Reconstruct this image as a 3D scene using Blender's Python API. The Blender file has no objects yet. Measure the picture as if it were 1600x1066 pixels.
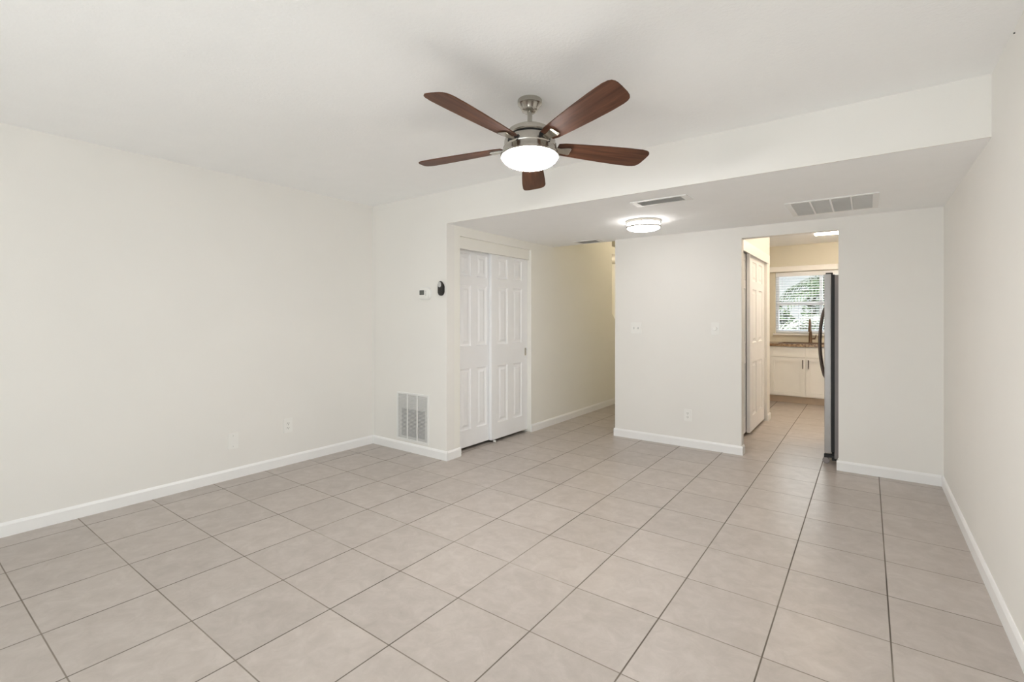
import bpy, bmesh, math, random
from mathutils import Vector, Matrix

random.seed(7)
S = bpy.context.scene
COL = S.collection
PI = math.pi

# ------------------------------------------------------------------ camera
W_PX, H_PX = 1600, 1066
F_PX, HORIZON = 754.77, 496.43
cd = bpy.data.cameras.new('camera')
cd.sensor_fit = 'HORIZONTAL'
cd.sensor_width = 36.0
cd.lens = 36.0 * F_PX / W_PX
cd.shift_y = -(H_PX / 2 - HORIZON) / W_PX
cd.clip_start = 0.05
cam = bpy.data.objects.new('camera', cd)
COL.objects.link(cam)
cam.location = (0.725, -1.6508, 1.2967)
cam.rotation_euler = (PI / 2, 0, math.radians(36.353))
S.camera = cam

# ------------------------------------------------------------------ world, exposure
S.view_settings.view_transform = 'Standard'
S.view_settings.look = 'None'
S.view_settings.exposure = 0.02
S.view_settings.gamma = 1.0
S.view_settings.use_curve_mapping = False
wd = bpy.data.worlds.new('overcast_sky')
S.world = wd
wd.use_nodes = True
bg = wd.node_tree.nodes['Background']
bg.inputs['Color'].default_value = (0.93, 0.97, 1.0, 1)
bg.inputs['Strength'].default_value = 0.85
S.cycles.max_bounces = 16
S.cycles.diffuse_bounces = 14
S.cycles.transparent_max_bounces = 16
S.cycles.sample_clamp_indirect = 8.0
S.cycles.use_denoising = True

# room metrics (metres)
XL, XR = -3.392, 1.196          # left and right wall faces
YR = -3.60                      # rear wall face (behind the camera)
YB = 1.523                      # face of the back wall and of the dropped ceiling
XC = -2.346                     # closet / hallway wall face
YK, YK2 = 3.298, 3.392          # kitchen wall faces
XKL = -1.510                    # left end of the kitchen wall
KO1, KO2, KOH = -0.232, 0.526, 2.045   # kitchen opening
H, HS, HK = 2.446, 2.150, 2.47  # ceiling, dropped ceiling, kitchen ceiling
YKB = 7.35                      # kitchen back wall face


def area(name, loc, rot, sx, sy, power, col):
    l = bpy.data.lights.new(name, 'AREA')
    l.shape = 'RECTANGLE'
    l.size, l.size_y = sx, sy
    l.energy = power
    l.color = col
    o = bpy.data.objects.new(name, l)
    COL.objects.link(o)
    o.location = loc
    o.rotation_euler = rot
    return o


# daylight entering by the sliding glass door behind the camera (faces +y)
LV = dict(slider=64, sun=20.0, kit=18, fan=118.0, drum=19.0, tube=44.0, globe=26.0)
area('daylight_slider', (-0.35, YR - 0.35, 1.08), (PI / 2, 0, 0), 2.7, 2.1, LV['slider'], (0.92, 0.97, 1.0))
# sunlight falling through the same door onto the floor behind the viewer
sl = bpy.data.lights.new('sun', 'SUN')
sl.energy = LV['sun']
sl.angle = math.radians(0.6)
sl.color = (0.97, 0.98, 1.0)
sun = bpy.data.objects.new('sun', sl)
COL.objects.link(sun)
sun.location = (0, -8, 8)
sun.rotation_euler = Vector((-0.22, 0.84, -1.0)).to_track_quat('-Z', 'Y').to_euler()
# daylight entering by the kitchen window (faces -y)
area('daylight_kitchen', (0.05, YKB + 0.45, 1.55), (-PI / 2, 0, 0), 1.2, 1.0, LV['kit'], (0.96, 0.98, 1.0))


# ------------------------------------------------------------------ materials
def new_mat(name):
    m = bpy.data.materials.new(name)
    m.use_nodes = True
    nt = m.node_tree
    return m, nt, nt.nodes['Principled BSDF']


def mat(name, col, rough=0.6, metal=0.0, bump=0.0, bscale=80, var=0.0, vscale=6.0, spec=0.5, detail=4, bdist=0.002):
    m, nt, b = new_mat(name)
    b.inputs['Base Color'].default_value = (*col, 1)
    b.inputs['Roughness'].default_value = rough
    b.inputs['Metallic'].default_value = metal
    b.inputs['Specular IOR Level'].default_value = spec
    tc = nt.nodes.new('ShaderNodeTexCoord')
    if var > 0:
        n = nt.nodes.new('ShaderNodeTexNoise')
        n.inputs['Scale'].default_value = vscale
        n.inputs['Detail'].default_value = detail
        nt.links.new(tc.outputs['Object'], n.inputs['Vector'])
        r = nt.nodes.new('ShaderNodeValToRGB')
        r.color_ramp.elements[0].position = 0.3
        r.color_ramp.elements[1].position = 0.7
        r.color_ramp.elements[0].color = (*[c * (1 - var) for c in col], 1)
        r.color_ramp.elements[1].color = (*[min(1, c * (1 + var)) for c in col], 1)
        nt.links.new(n.outputs['Fac'], r.inputs['Fac'])
        nt.links.new(r.outputs['Color'], b.inputs['Base Color'])
    if bump > 0:
        n = nt.nodes.new('ShaderNodeTexNoise')
        n.inputs['Scale'].default_value = bscale
        n.inputs['Detail'].default_value = 3
        nt.links.new(tc.outputs['Object'], n.inputs['Vector'])
        bp = nt.nodes.new('ShaderNodeBump')
        bp.inputs['Strength'].default_value = bump
        bp.inputs['Distance'].default_value = bdist
        nt.links.new(n.outputs['Fac'], bp.inputs['Height'])
        nt.links.new(bp.outputs['Normal'], b.inputs['Normal'])
    return m


def emit_mat(name, col, strength, base=(0.9, 0.9, 0.9)):
    m, nt, b = new_mat(name)
    b.inputs['Base Color'].default_value = (*base, 1)
    b.inputs['Roughness'].default_value = 0.4
    b.inputs['Emission Color'].default_value = (*col, 1)
    b.inputs['Emission Strength'].default_value = strength
    return m


M = {}
M['wall'] = mat('cream_wall_paint', (0.832, 0.818, 0.790), 0.62, bump=0.12, bscale=160, var=0.012, vscale=1.5, spec=0.3)
M['hall'] = mat('tan_cream_wall_paint', (0.86, 0.85, 0.805), 0.62, bump=0.12, bscale=160, var=0.012, vscale=1.5, spec=0.3)
M['kitchen_wall'] = mat('yellow_cream_kitchen_paint', (0.70, 0.675, 0.585), 0.6, bump=0.1, bscale=160, var=0.012, vscale=1.5, spec=0.3)
M['ceiling'] = mat('textured_white_ceiling', (0.935, 0.945, 0.955), 0.8, bump=0.4, bscale=75, var=0.01, spec=0.2, bdist=0.004)
M['trim'] = mat('white_trim_paint', (0.89, 0.89, 0.89), 0.38, var=0.01)
M['door'] = mat('white_door_paint', (0.895, 0.90, 0.915), 0.6, var=0.01, bump=0.04, bscale=40)
M['vent_white'] = mat('white_vent_enamel', (0.83, 0.83, 0.82), 0.4, var=0.01)
M['vent_grey'] = mat('grey_vent_backing', (0.62, 0.62, 0.615), 0.7, var=0.05)
M['vent_dark'] = mat('dark_duct_interior', (0.36, 0.36, 0.36), 0.8, var=0.08)
M['plate'] = mat('white_plastic', (0.86, 0.855, 0.83), 0.35, var=0.01)
M['louver_grey'] = mat('grey_vent_louver', (0.50, 0.50, 0.495), 0.5, var=0.02)
M['slot'] = mat('dark_slot', (0.08, 0.08, 0.08), 0.6, var=0.05)
M['lcd'] = mat('grey_display', (0.12, 0.125, 0.12), 0.25, var=0.05)
M['black'] = mat('black_plastic', (0.014, 0.013, 0.012), 0.35, var=0.1)
M['silver'] = mat('silver_plastic', (0.58, 0.58, 0.58), 0.3, metal=0.4, var=0.03)
M['nickel'] = mat('brushed_nickel', (0.52, 0.495, 0.45), 0.25, metal=1.0, var=0.06, vscale=30, bump=0.03, bscale=300)
M['dark_metal'] = mat('dark_metal_gap', (0.03, 0.03, 0.03), 0.5, metal=0.6, var=0.1)
M['bowl'] = emit_mat('lit_opal_fan_glass', (1.0, 0.98, 0.95), LV['fan'])
M['drum'] = emit_mat('lit_opal_drum_glass', (1.0, 0.96, 0.93), LV['drum'])
M['tube'] = emit_mat('lit_kitchen_diffuser', (1.0, 0.82, 0.62), LV['tube'])
M['cabinet'] = mat('white_cabinet_paint', (0.88, 0.88, 0.87), 0.4, var=0.01)
M['toe'] = mat('tan_toe_kick', (0.60, 0.50, 0.40), 0.6, var=0.05)
M['steel'] = mat('stainless_steel', (0.50, 0.495, 0.50), 0.5, metal=0.6, var=0.03, vscale=12)
M['fridge_body'] = mat('grey_fridge_side', (0.27, 0.245, 0.245), 0.55, metal=0.1, var=0.04)
M['gasket'] = mat('black_rubber_gasket', (0.012, 0.012, 0.012), 0.6, var=0.1)
M['bronze'] = mat('dark_bronze', (0.16, 0.10, 0.065), 0.35, metal=0.8, var=0.1)
M['handle_dark'] = mat('dark_handle_metal', (0.10, 0.075, 0.065), 0.3, metal=0.9, var=0.1)
M['blind'] = mat('white_blind_slat', (0.80, 0.83, 0.88), 0.45, var=0.02)
M['vinyl'] = mat('white_window_vinyl', (0.80, 0.83, 0.88), 0.4, var=0.01)
M['leaf'] = mat('green_foliage', (0.045, 0.075, 0.033), 0.6, var=0.35, vscale=9)
M['leaf_pale'] = mat('pale_palm_frond', (0.40, 0.43, 0.36), 0.45, var=0.2, vscale=7)
M['bark'] = mat('brown_bark', (0.16, 0.12, 0.09), 0.85, var=0.25, bump=0.4, bscale=60)
M['stucco'] = mat('white_stucco', (0.82, 0.83, 0.84), 0.8, bump=0.3, bscale=90, var=0.03)
M['lawn'] = mat('lawn_green', (0.08, 0.11, 0.05), 0.9, var=0.3, vscale=14, bump=0.5, bscale=90)
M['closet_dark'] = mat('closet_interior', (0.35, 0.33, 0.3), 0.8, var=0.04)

# thin clear glass: mostly straight-through with a fresnel reflection
m, nt, b = new_mat('clear_window_glass')
nt.nodes.remove(b)
tr = nt.nodes.new('ShaderNodeBsdfTransparent')
tr.inputs['Color'].default_value = (0.96, 0.98, 0.97, 1)
gl = nt.nodes.new('ShaderNodeBsdfGlossy')
gl.inputs['Roughness'].default_value = 0.02
lw = nt.nodes.new('ShaderNodeLayerWeight')
lw.inputs['Blend'].default_value = 0.5
pw = nt.nodes.new('ShaderNodeMath')
pw.operation = 'POWER'
nt.links.new(lw.outputs['Facing'], pw.inputs[0])
pw.inputs[1].default_value = 5.0
fr = nt.nodes.new('ShaderNodeMath')
fr.operation = 'MULTIPLY_ADD'
nt.links.new(pw.outputs[0], fr.inputs[0])
fr.inputs[1].default_value = 0.92
fr.inputs[2].default_value = 0.04
mx = nt.nodes.new('ShaderNodeMixShader')
nt.links.new(fr.outputs[0], mx.inputs['Fac'])
nt.links.new(tr.outputs[0], mx.inputs[1])
nt.links.new(gl.outputs[0], mx.inputs[2])
nt.links.new(mx.outputs[0], nt.nodes['Material Output'].inputs['Surface'])
M['glass'] = m


def wood_mat():
    m, nt, b = new_mat('walnut_blade_veneer')
    tc = nt.nodes.new('ShaderNodeTexCoord')
    mp = nt.nodes.new('ShaderNodeMapping')
    mp.inputs['Scale'].default_value = (2.2, 26, 26)
    nt.links.new(tc.outputs['UV'], mp.inputs['Vector'])
    n = nt.nodes.new('ShaderNodeTexNoise')
    n.inputs['Scale'].default_value = 1.6
    n.inputs['Detail'].default_value = 6
    n.inputs['Distortion'].default_value = 0.6
    nt.links.new(mp.outputs['Vector'], n.inputs['Vector'])
    r = nt.nodes.new('ShaderNodeValToRGB')
    r.color_ramp.elements[0].position = 0.30
    r.color_ramp.elements[0].color = (0.060, 0.022, 0.012, 1)
    r.color_ramp.elements[1].position = 0.72
    r.color_ramp.elements[1].color = (0.150, 0.060, 0.031, 1)
    nt.links.new(n.outputs['Fac'], r.inputs['Fac'])
    nt.links.new(r.outputs['Color'], b.inputs['Base Color'])
    b.inputs['Roughness'].default_value = 0.5
    b.inputs['Specular IOR Level'].default_value = 0.3
    return m


M['wood'] = wood_mat()


def granite_mat():
    m, nt, b = new_mat('brown_granite')
    tc = nt.nodes.new('ShaderNodeTexCoord')
    v = nt.nodes.new('ShaderNodeTexNoise')
    v.inputs['Scale'].default_value = 38
    v.inputs['Detail'].default_value = 5
    v.inputs['Roughness'].default_value = 0.75
    nt.links.new(tc.outputs['Object'], v.inputs['Vector'])
    r = nt.nodes.new('ShaderNodeValToRGB')
    cs = [(0.36, (0.035, 0.022, 0.014)), (0.46, (0.20, 0.115, 0.06)), (0.55, (0.36, 0.25, 0.14)), (0.66, (0.52, 0.41, 0.27))]
    r.color_ramp.elements[0].position = cs[0][0]
    r.color_ramp.elements[0].color = (*cs[0][1], 1)
    r.color_ramp.elements[1].position = cs[3][0]
    r.color_ramp.elements[1].color = (*cs[3][1], 1)
    for p, c in cs[1:3]:
        e = r.color_ramp.elements.new(p)
        e.color = (*c, 1)
    nt.links.new(v.outputs['Fac'], r.inputs['Fac'])
    nt.links.new(r.outputs['Color'], b.inputs['Base Color'])
    b.inputs['Roughness'].default_value = 0.2
    return m


M['granite'] = granite_mat()


def tile_mat():
    """0.40 m square ceramic tiles, grid through the world origin, thin uneven grout."""
    m, nt, b = new_mat('beige_floor_tile')
    N, L = nt.nodes, nt.links

    def math_n(op, a, bb=None, c=None):
        n = N.new('ShaderNodeMath')
        n.operation = op
        for i, q in enumerate((a, bb, c)):
            if q is None:
                continue
            if isinstance(q, (int, float)):
                n.inputs[i].default_value = q
            else:
                L.new(q, n.inputs[i])
        return n.outputs[0]

    def smooth(v, lo, hi):            # 1 inside the joint, 0 outside
        n = N.new('ShaderNodeMapRange')
        n.interpolation_type = 'SMOOTHSTEP'
        n.inputs['From Min'].default_value = lo
        n.inputs['From Max'].default_value = hi
        n.inputs['To Min'].default_value = 1
        n.inputs['To Max'].default_value = 0
        L.new(v, n.inputs['Value'])
        return n.outputs['Result']

    def ramp(v, stops):
        r = N.new('ShaderNodeValToRGB')
        els = r.color_ramp.elements
        els[0].position, els[0].color = stops[0][0], (*stops[0][1], 1)
        els[1].position, els[1].color = stops[-1][0], (*stops[-1][1], 1)
        for p, c in stops[1:-1]:
            e = els.new(p)
            e.color = (*c, 1)
        L.new(v, r.inputs['Fac'])
        return r.outputs['Color']

    def mix(f, a, bb, blend='MIX'):
        n = N.new('ShaderNodeMix')
        n.data_type = 'RGBA'
        n.blend_type = blend
        if isinstance(f, (int, float)):
            n.inputs['Factor'].default_value = f
        else:
            L.new(f, n.inputs['Factor'])
        for k, q in (('A', a), ('B', bb)):
            s = [i for i in n.inputs if i.name == k and i.type == 'RGBA'][0]
            if isinstance(q, tuple):
                s.default_value = (*q, 1)
            else:
                L.new(q, s)
        return [o for o in n.outputs if o.type == 'RGBA'][0]

    tc = N.new('ShaderNodeTexCoord')
    sp = N.new('ShaderNodeSeparateXYZ')
    L.new(tc.outputs['Object'], sp.inputs[0])
    P = 0.4
    gx = math_n('DIVIDE', sp.outputs['X'], P)
    gy = math_n('DIVIDE', sp.outputs['Y'], P)
    dx = math_n('MULTIPLY', math_n('ABSOLUTE', math_n('SUBTRACT', math_n('FRACT', math_n('ADD', gx, 0.5)), 0.5)), P)
    dy = math_n('MULTIPLY', math_n('ABSOLUTE', math_n('SUBTRACT', math_n('FRACT', math_n('ADD', gy, 0.5)), 0.5)), P)
    jx = smooth(dx, 0.0019, 0.0037)
    jy = smooth(dy, 0.0015, 0.0033)
    # tile id
    cid = N.new('ShaderNodeCombineXYZ')
    L.new(math_n('FLOOR', gx), cid.inputs[0])
    L.new(math_n('FLOOR', gy), cid.inputs[1])
    wn = N.new('ShaderNodeTexWhiteNoise')
    wn.noise_dimensions = '3D'
    L.new(cid.outputs[0], wn.inputs['Vector'])
    # mottling, shifted per tile
    off = N.new('ShaderNodeVectorMath')
    off.operation = 'MULTIPLY_ADD'
    L.new(wn.outputs['Color'], off.inputs[0])
    off.inputs[1].default_value = (7, 7, 7)
    L.new(tc.outputs['Object'], off.inputs[2])
    n1 = N.new('ShaderNodeTexNoise')
    n1.inputs['Scale'].default_value = 10.0
    n1.inputs['Detail'].default_value = 8
    n1.inputs['Roughness'].default_value = 0.68
    n1.inputs['Distortion'].default_value = 0.5
    L.new(off.outputs[0], n1.inputs['Vector'])
    tile = ramp(n1.outputs['Fac'], [(0.28, (0.385, 0.342, 0.310)), (0.5, (0.436, 0.391, 0.359)), (0.70, (0.492, 0.446, 0.414))])
    vv = N.new('ShaderNodeMapRange')
    vv.inputs['To Min'].default_value = 0.95
    vv.inputs['To Max'].default_value = 1.04
    L.new(wn.outputs['Value'], vv.inputs['Value'])
    bc = N.new('ShaderNodeCombineXYZ')
    for i in range(3):
        L.new(vv.outputs[0], bc.inputs[i])
    tile = mix(1.0, tile, bc.outputs[0], 'MULTIPLY')
    # grout, patchy dark to pale
    n2 = N.new('ShaderNodeTexNoise')
    n2.inputs['Scale'].default_value = 1.3
    n2.inputs['Detail'].default_value = 3
    L.new(tc.outputs['Object'], n2.inputs['Vector'])
    g_x = ramp(n2.outputs['Fac'], [(0.36, (0.085, 0.07, 0.055)), (0.56, (0.17, 0.145, 0.12)), (0.70, (0.36, 0.325, 0.28))])
    g_y = ramp(n2.outputs['Fac'], [(0.36, (0.16, 0.135, 0.11)), (0.56, (0.27, 0.235, 0.20)), (0.70, (0.44, 0.40, 0.35))])
    c = mix(jy, tile, g_y)
    c = mix(jx, c, g_x)
    L.new(c, b.inputs['Base Color'])
    j = math_n('MAXIMUM', jx, jy)
    rr = N.new('ShaderNodeMapRange')
    rr.inputs['To Min'].default_value = 0.31
    rr.inputs['To Max'].default_value = 0.9
    L.new(j, rr.inputs['Value'])
    L.new(rr.outputs[0], b.inputs['Roughness'])
    b.inputs['Specular IOR Level'].default_value = 0.4
    bp = N.new('ShaderNodeBump')
    bp.inputs['Strength'].default_value = 0.5
    bp.inputs['Distance'].default_value = 0.002
    L.new(math_n('ADD', math_n('SUBTRACT', 1.0, j), math_n('MULTIPLY', n1.outputs['Fac'], 0.25)), bp.inputs['Height'])
    L.new(bp.outputs['Normal'], b.inputs['Normal'])
    return m


M['tile'] = tile_mat()


# ------------------------------------------------------------------ mesh helpers
class MB:
    """collects faces; mtx maps local to world"""

    def __init__(self, mtx=None):
        self.bm = bmesh.new()
        self.m = mtx or Matrix.Identity(4)

    def v(self, p):
        return self.bm.verts.new(self.m @ Vector(p))

    def box(self, x0, x1, y0, y1, z0, z1, bevel=0.0, seg=2):
        p = [(x0, y0, z0), (x1, y0, z0), (x1, y1, z0), (x0, y1, z0), (x0, y0, z1), (x1, y0, z1), (x1, y1, z1), (x0, y1, z1)]
        vs = [self.v(q) for q in p]
        fs = [self.bm.faces.new([vs[i] for i in f]) for f in
              ((0, 3, 2, 1), (4, 5, 6, 7), (0, 1, 5, 4), (1, 2, 6, 5), (2, 3, 7, 6), (3, 0, 4, 7))]
        if bevel > 0:
            es = list({e for f in fs for e in f.edges})
            bmesh.ops.bevel(self.bm, geom=es, offset=bevel, segments=seg, profile=0.5, affect='EDGES')
        return self

    def prism(self, poly, d0, d1, axis=2, bevel=0.0):
        """extrude a 2-D outline along an axis (axis 0: poly in yz, 1: xz, 2: xy)"""
        def mk(a, bb, d):
            return {0: (d, a, bb), 1: (a, d, bb), 2: (a, bb, d)}[axis]
        A = [self.v(mk(a, bb, d0)) for a, bb in poly]
        B = [self.v(mk(a, bb, d1)) for a, bb in poly]
        n = len(poly)
        fs = [self.bm.faces.new(A), self.bm.faces.new(B[::-1])]
        for i in range(n):
            fs.append(self.bm.faces.new([A[i], B[i], B[(i + 1) % n], A[(i + 1) % n]]))
        if bevel > 0:
            es = [e for e in set(list(fs[0].edges) + list(fs[1].edges))]
            bmesh.ops.bevel(self.bm, geom=es, offset=bevel, segments=2, profile=0.5, affect='EDGES')
        return self

    def lathe(self, prof, c=(0, 0, 0), n=48, axis='z', caps=True):
        rings = []
        for r, z in prof:
            ring = []
            for i in range(n):
                a = 2 * PI * i / n
                if axis == 'z':
                    ring.append(self.v((c[0] + r * math.cos(a), c[1] + r * math.sin(a), c[2] + z)))
                else:
                    ring.append(self.v((c[0] + r * math.cos(a), c[1] + z, c[2] + r * math.sin(a))))
            rings.append(ring)
        for k in range(len(rings) - 1):
            for i in range(n):
                j = (i + 1) % n
                self.bm.faces.new([rings[k][i], rings[k][j], rings[k + 1][j], rings[k + 1][i]])
        if caps:
            self.bm.faces.new(rings[0][::-1])
            self.bm.faces.new(rings[-1])
        return self

    def tube(self, pts, r, n=10):
        """swept tube; r a number or a list"""
        P = [Vector(p) for p in pts]
        rr = r if isinstance(r, (list, tuple)) else [r] * len(P)
        rings = []
        for i, p in enumerate(P):
            t = (P[min(i + 1, len(P) - 1)] - P[max(i - 1, 0)]).normalized()
            if i == 0:
                u = Z - t * t.z if abs(t.z) < 0.9 else X - t * t.x
            u = (u - t * u.dot(t)).normalized()      # carried along the path without twisting
            s = t.cross(u)
            rings.append([self.v(p + rr[i] * (math.cos(2 * PI * k / n) * s + math.sin(2 * PI * k / n) * u)) for k in range(n)])
        for k in range(len(rings) - 1):
            for i in range(n):
                j = (i + 1) % n
                self.bm.faces.new([rings[k][i], rings[k][j], rings[k + 1][j], rings[k + 1][i]])
        self.bm.faces.new(rings[0][::-1])
        self.bm.faces.new(rings[-1])
        return self

    def build(self, name, material, parent=None, smooth=False, angle=40):
        bm = self.bm
        bmesh.ops.recalc_face_normals(bm, faces=bm.faces)
        off = Vector((0, 0, 0))
        if parent is not None:
            q = parent
            while q is not None:
                off += q.location
                q = q.parent
            bmesh.ops.translate(bm, verts=bm.verts, vec=-off)
        if smooth:
            for f in bm.faces:
                f.smooth = True
            for e in bm.edges:
                if len(e.link_faces) == 2 and e.calc_face_angle(0) > math.radians(angle):
                    e.smooth = False
        me = bpy.data.meshes.new(name)
        bm.to_mesh(me)
        bm.free()
        me.materials.append(material)
        o = bpy.data.objects.new(name, me)
        COL.objects.link(o)
        if parent is not None:
            o.parent = parent
        return o


def tag(o, label, cat, group=None, kind=None):
    o['label'] = label
    o['category'] = cat
    if group:
        o['group'] = group
    if kind:
        o['kind'] = kind
    return o


def thing(name, loc, label, cat, group=None, kind=None):
    o = bpy.data.objects.new(name, None)
    o.empty_display_size = 0.05
    COL.objects.link(o)
    o.location = loc
    return tag(o, label, cat, group, kind)


def struct(mb, name, material, label, cat, smooth=False):
    return tag(mb.build(name, material, None, smooth), label, cat, None, 'structure')


def frame_mtx(origin, u, v, n):
    m = Matrix.Identity(4)
    for i, a in enumerate((u, v, n)):
        for k in range(3):
            m[k][i] = a[k]
    for k in range(3):
        m[k][3] = origin[k]
    return m


X, Y, Z = Vector((1, 0, 0)), Vector((0, 1, 0)), Vector((0, 0, 1))


def on_left(y, z):      # frame on the left wall: u = +y, v = up, n = into the room
    return frame_mtx((XL, y, z), Y, Z, X)


def on_back(x, y, z):   # frame on a wall facing the camera
    return frame_mtx((x, y, z), X, Z, -Y)


def on_ceiling(x, y, z):
    return frame_mtx((x, y, z), X, -Y, -Z)


def rrect(w, h, r, n=6, cx=0, cy=0):
    pts = []
    for sx, sy, a0 in ((1, 1, 0), (-1, 1, 90), (-1, -1, 180), (1, -1, 270)):
        for k in range(n + 1):
            a = math.radians(a0 + 90 * k / n)
            pts.append((cx + sx * (w / 2 - r) + r * math.cos(a), cy + sy * (h / 2 - r) + r * math.sin(a)))
    return pts


# ------------------------------------------------------------------ floor, walls, ceilings
T = 0.12
struct(MB().box(-3.8, 1.6, YR - 0.15, 8.0, -0.12, 0.0), 'floor', M['tile'], 'beige square tile floor with brown grout joints', 'floor')

struct(MB().box(XL - T, XL, YR - T, 3.2, 0, 2.75), 'wall_left', M['wall'], 'long cream wall on the left with two low wall plates', 'wall')
struct(MB().box(XR, XR + T, YR - T, YKB + T, 0, 2.75), 'wall_right', M['wall'], 'plain cream wall at the right edge', 'wall')
struct(MB().box(XL, XC, YB, YB + 0.10, 0, H), 'wall_back', M['wall'], 'short cream back wall with thermostat and return air vent', 'wall')
struct(MB().box(XL, XR, YR - T, YB, H, H + 0.12), 'ceiling', M['ceiling'], 'textured white main ceiling carrying the fan', 'ceiling')
struct(MB().box(XL, XC, YB, 3.2, H, H + 0.12), 'ceiling_closet', M['ceiling'], 'ceiling over the closet', 'ceiling')
mb = MB().box(XC, XR, YB, YB + 0.012, HS, H)
struct(mb, 'wall_header', M['wall'], 'cream vertical face of the dropped ceiling', 'wall')
struct(MB().box(XC, XR, YB + 0.012, YK2 - 0.022, HS, HS + 0.31), 'ceiling_dropped', M['ceiling'], 'lower textured ceiling over the rear of the room', 'ceiling')

# rear wall behind the camera with the sliding glass door opening
SX0, SX1, SZ = -1.60, 0.90, 2.08
mb = MB()
mb.box(XL, SX0, YR - T, YR, 0, H)
mb.box(SX1, XR, YR - T, YR, 0, H)
mb.box(SX0, SX1, YR - T, YR, SZ, H)
struct(mb, 'wall_rear', M['wall'], 'cream wall behind the viewer with a wide glass door', 'wall')
d = tag(bpy.data.objects.new('door_3', None), 'sliding glass door in the rear wall', 'door', None, 'structure')
COL.objects.link(d)
d.location = (SX0, YR, 0)
mb = MB()
mid = (SX0 + SX1) / 2
for x0 in (SX0, mid - 0.03, SX1 - 0.06):
    mb.box(x0, x0 + 0.06, YR - 0.10, YR - 0.03, 0.001, SZ)
mb.box(SX0 + 0.06, SX1 - 0.06, YR - 0.10, YR - 0.03, SZ - 0.06, SZ)
mb.box(SX0 + 0.06, SX1 - 0.06, YR - 0.10, YR - 0.03, 0.001, 0.06)
mb.build('door_frame', M['vinyl'], d)
MB().box(SX0 + 0.06, mid - 0.03, YR - 0.07, YR - 0.064, 0.06, SZ - 0.06).build('glass_pane', M['glass'], d)
MB().box(mid + 0.03, SX1 - 0.06, YR - 0.07, YR - 0.064, 0.06, SZ - 0.06).build('glass_pane', M['glass'], d)

# hallway / closet wall (faces +x): piers, lintel, long run with the stair opening
CO1, CO2, COH = 1.700, 2.888, 2.062
YH = 6.6                                  # end of the hallway
HZ = 2.95                                 # hallway ceiling
CT = 0.12
mb = MB()
mb.box(XC - CT, XC, YB + 0.10, CO1, 0, HS)
mb.box(XC - CT, XC, CO1, CO2, COH, HS)
mb.box(XC - CT, XC, CO2, YK2 - 0.022, 0, HS + 0.12)
ST = 5.035
mb.prism([(YK2 - 0.022, 0), (YH, 0), (YH, 0.42), (5.16, 1.255), (ST, 1.355), (ST, HZ), (YK2 - 0.022, HZ)], XC - CT, XC, axis=0)
struct(mb, 'wall_hallway', M['hall'], 'tan cream hallway wall right of the closet doors', 'wall')
# stairwell behind the opening
mb = MB()
mb.box(XC - 1.15, XC - 1.05, 4.4, YH, 0, HZ)
mb.box(XC - 1.05, XC - CT, 4.4, 4.5, 0, HZ)
struct(mb, 'wall_stairwell', M['kitchen_wall'], 'yellowish stairwell wall seen past the hallway wall end', 'wall')
struct(MB().box(XC - 1.05, XC - CT, 4.5, YH, 2.285, 2.40), 'ceiling_stairwell', M['hall'], 'low tan underside over the stair opening', 'ceiling')
struct(MB().box(XC - 1.15, XKL + 0.1, YH, YH + 0.1, 0, HZ), 'wall_hallway_end', M['hall'], 'end wall of the hallway', 'wall')
struct(MB().box(XKL, XKL + 0.1, YK2, YH, 0, HZ), 'wall_hallway_right', M['hall'], 'right wall of the hallway behind the kitchen wall', 'wall')
mb = MB()
mb.box(XC - 1.15, XKL + 0.1, YK2 - 0.022, YH + 0.1, HZ, HZ + 0.1)
mb.box(XC, XR, YK2 - 0.022, YK2 + 0.10, HS + 0.31, HZ)
mb.box(XC, XR, YB + 0.012, YK2 - 0.022, HS + 0.31, HS + 0.40)
struct(mb, 'ceiling_hallway', M['hall'], 'higher hallway ceiling beyond the dropped ceiling', 'ceiling')
# closet interior
mb = MB()
mb.box(XL, XC - CT, 3.08, 3.2, 0, H)
struct(mb, 'wall_closet', M['closet_dark'], 'inner wall of the closet', 'wall')

# kitchen wall with the opening
mb = MB()
mb.box(XKL, KO1, YK, YK2, 0, HS)
mb.box(KO2, XR, YK, YK2, 0, HS)
mb.box(KO1, KO2, YK, YK2, KOH, HS)
struct(mb, 'wall_kitchen', M['wall'], 'cream wall with the opening to the kitchen', 'wall')

# kitchen shell
PX = -0.285                                # pantry wall face
PO1, PO2, PE, POH = 3.42, 5.10, 5.29, 2.02
struct(MB().box(-1.40, XR, YK2, YKB + T, HK, HK + 0.1), 'ceiling_kitchen', M['ceiling'], 'white kitchen ceiling with the light bar', 'ceiling')
WX0, WX1, WZ0, WZ1 = -0.50, 0.62, 1.04, 2.035
mb = MB()
mb.box(-1.40, WX0, YKB, YKB + T, 0, HK)
mb.box(WX1, XR, YKB, YKB + T, 0, HK)
mb.box(WX0, WX1, YKB, YKB + T, WZ1, HK)
mb.box(WX0, WX1, YKB, YKB + T, 0, WZ0)
struct(mb, 'wall_kitchen_back', M['kitchen_wall'], 'yellow cream kitchen wall around the window', 'wall')
struct(MB().box(-1.42, -1.40, PE, YKB + T, 0, HK), 'wall_kitchen_left', M['kitchen_wall'], 'left kitchen wall beyond the pantry', 'wall')
mb = MB()
PT = 0.11
mb.box(PX - PT, PX, PO2, PE, 0, HK)
mb.box(PX - PT, PX, YK2, PO1, 0, HK)
mb.box(PX - PT, PX, PO1, PO2, POH, HK)
mb.box(-1.40, PX - PT, PE - 0.1, PE, 0, HK)
mb.box(-1.40, -1.36, YK2, PE - 0.1, 0, HK)
struct(mb, 'wall_pantry', M['wall'], 'cream pantry wall with white bypass doors in the kitchen', 'wall')


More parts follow.
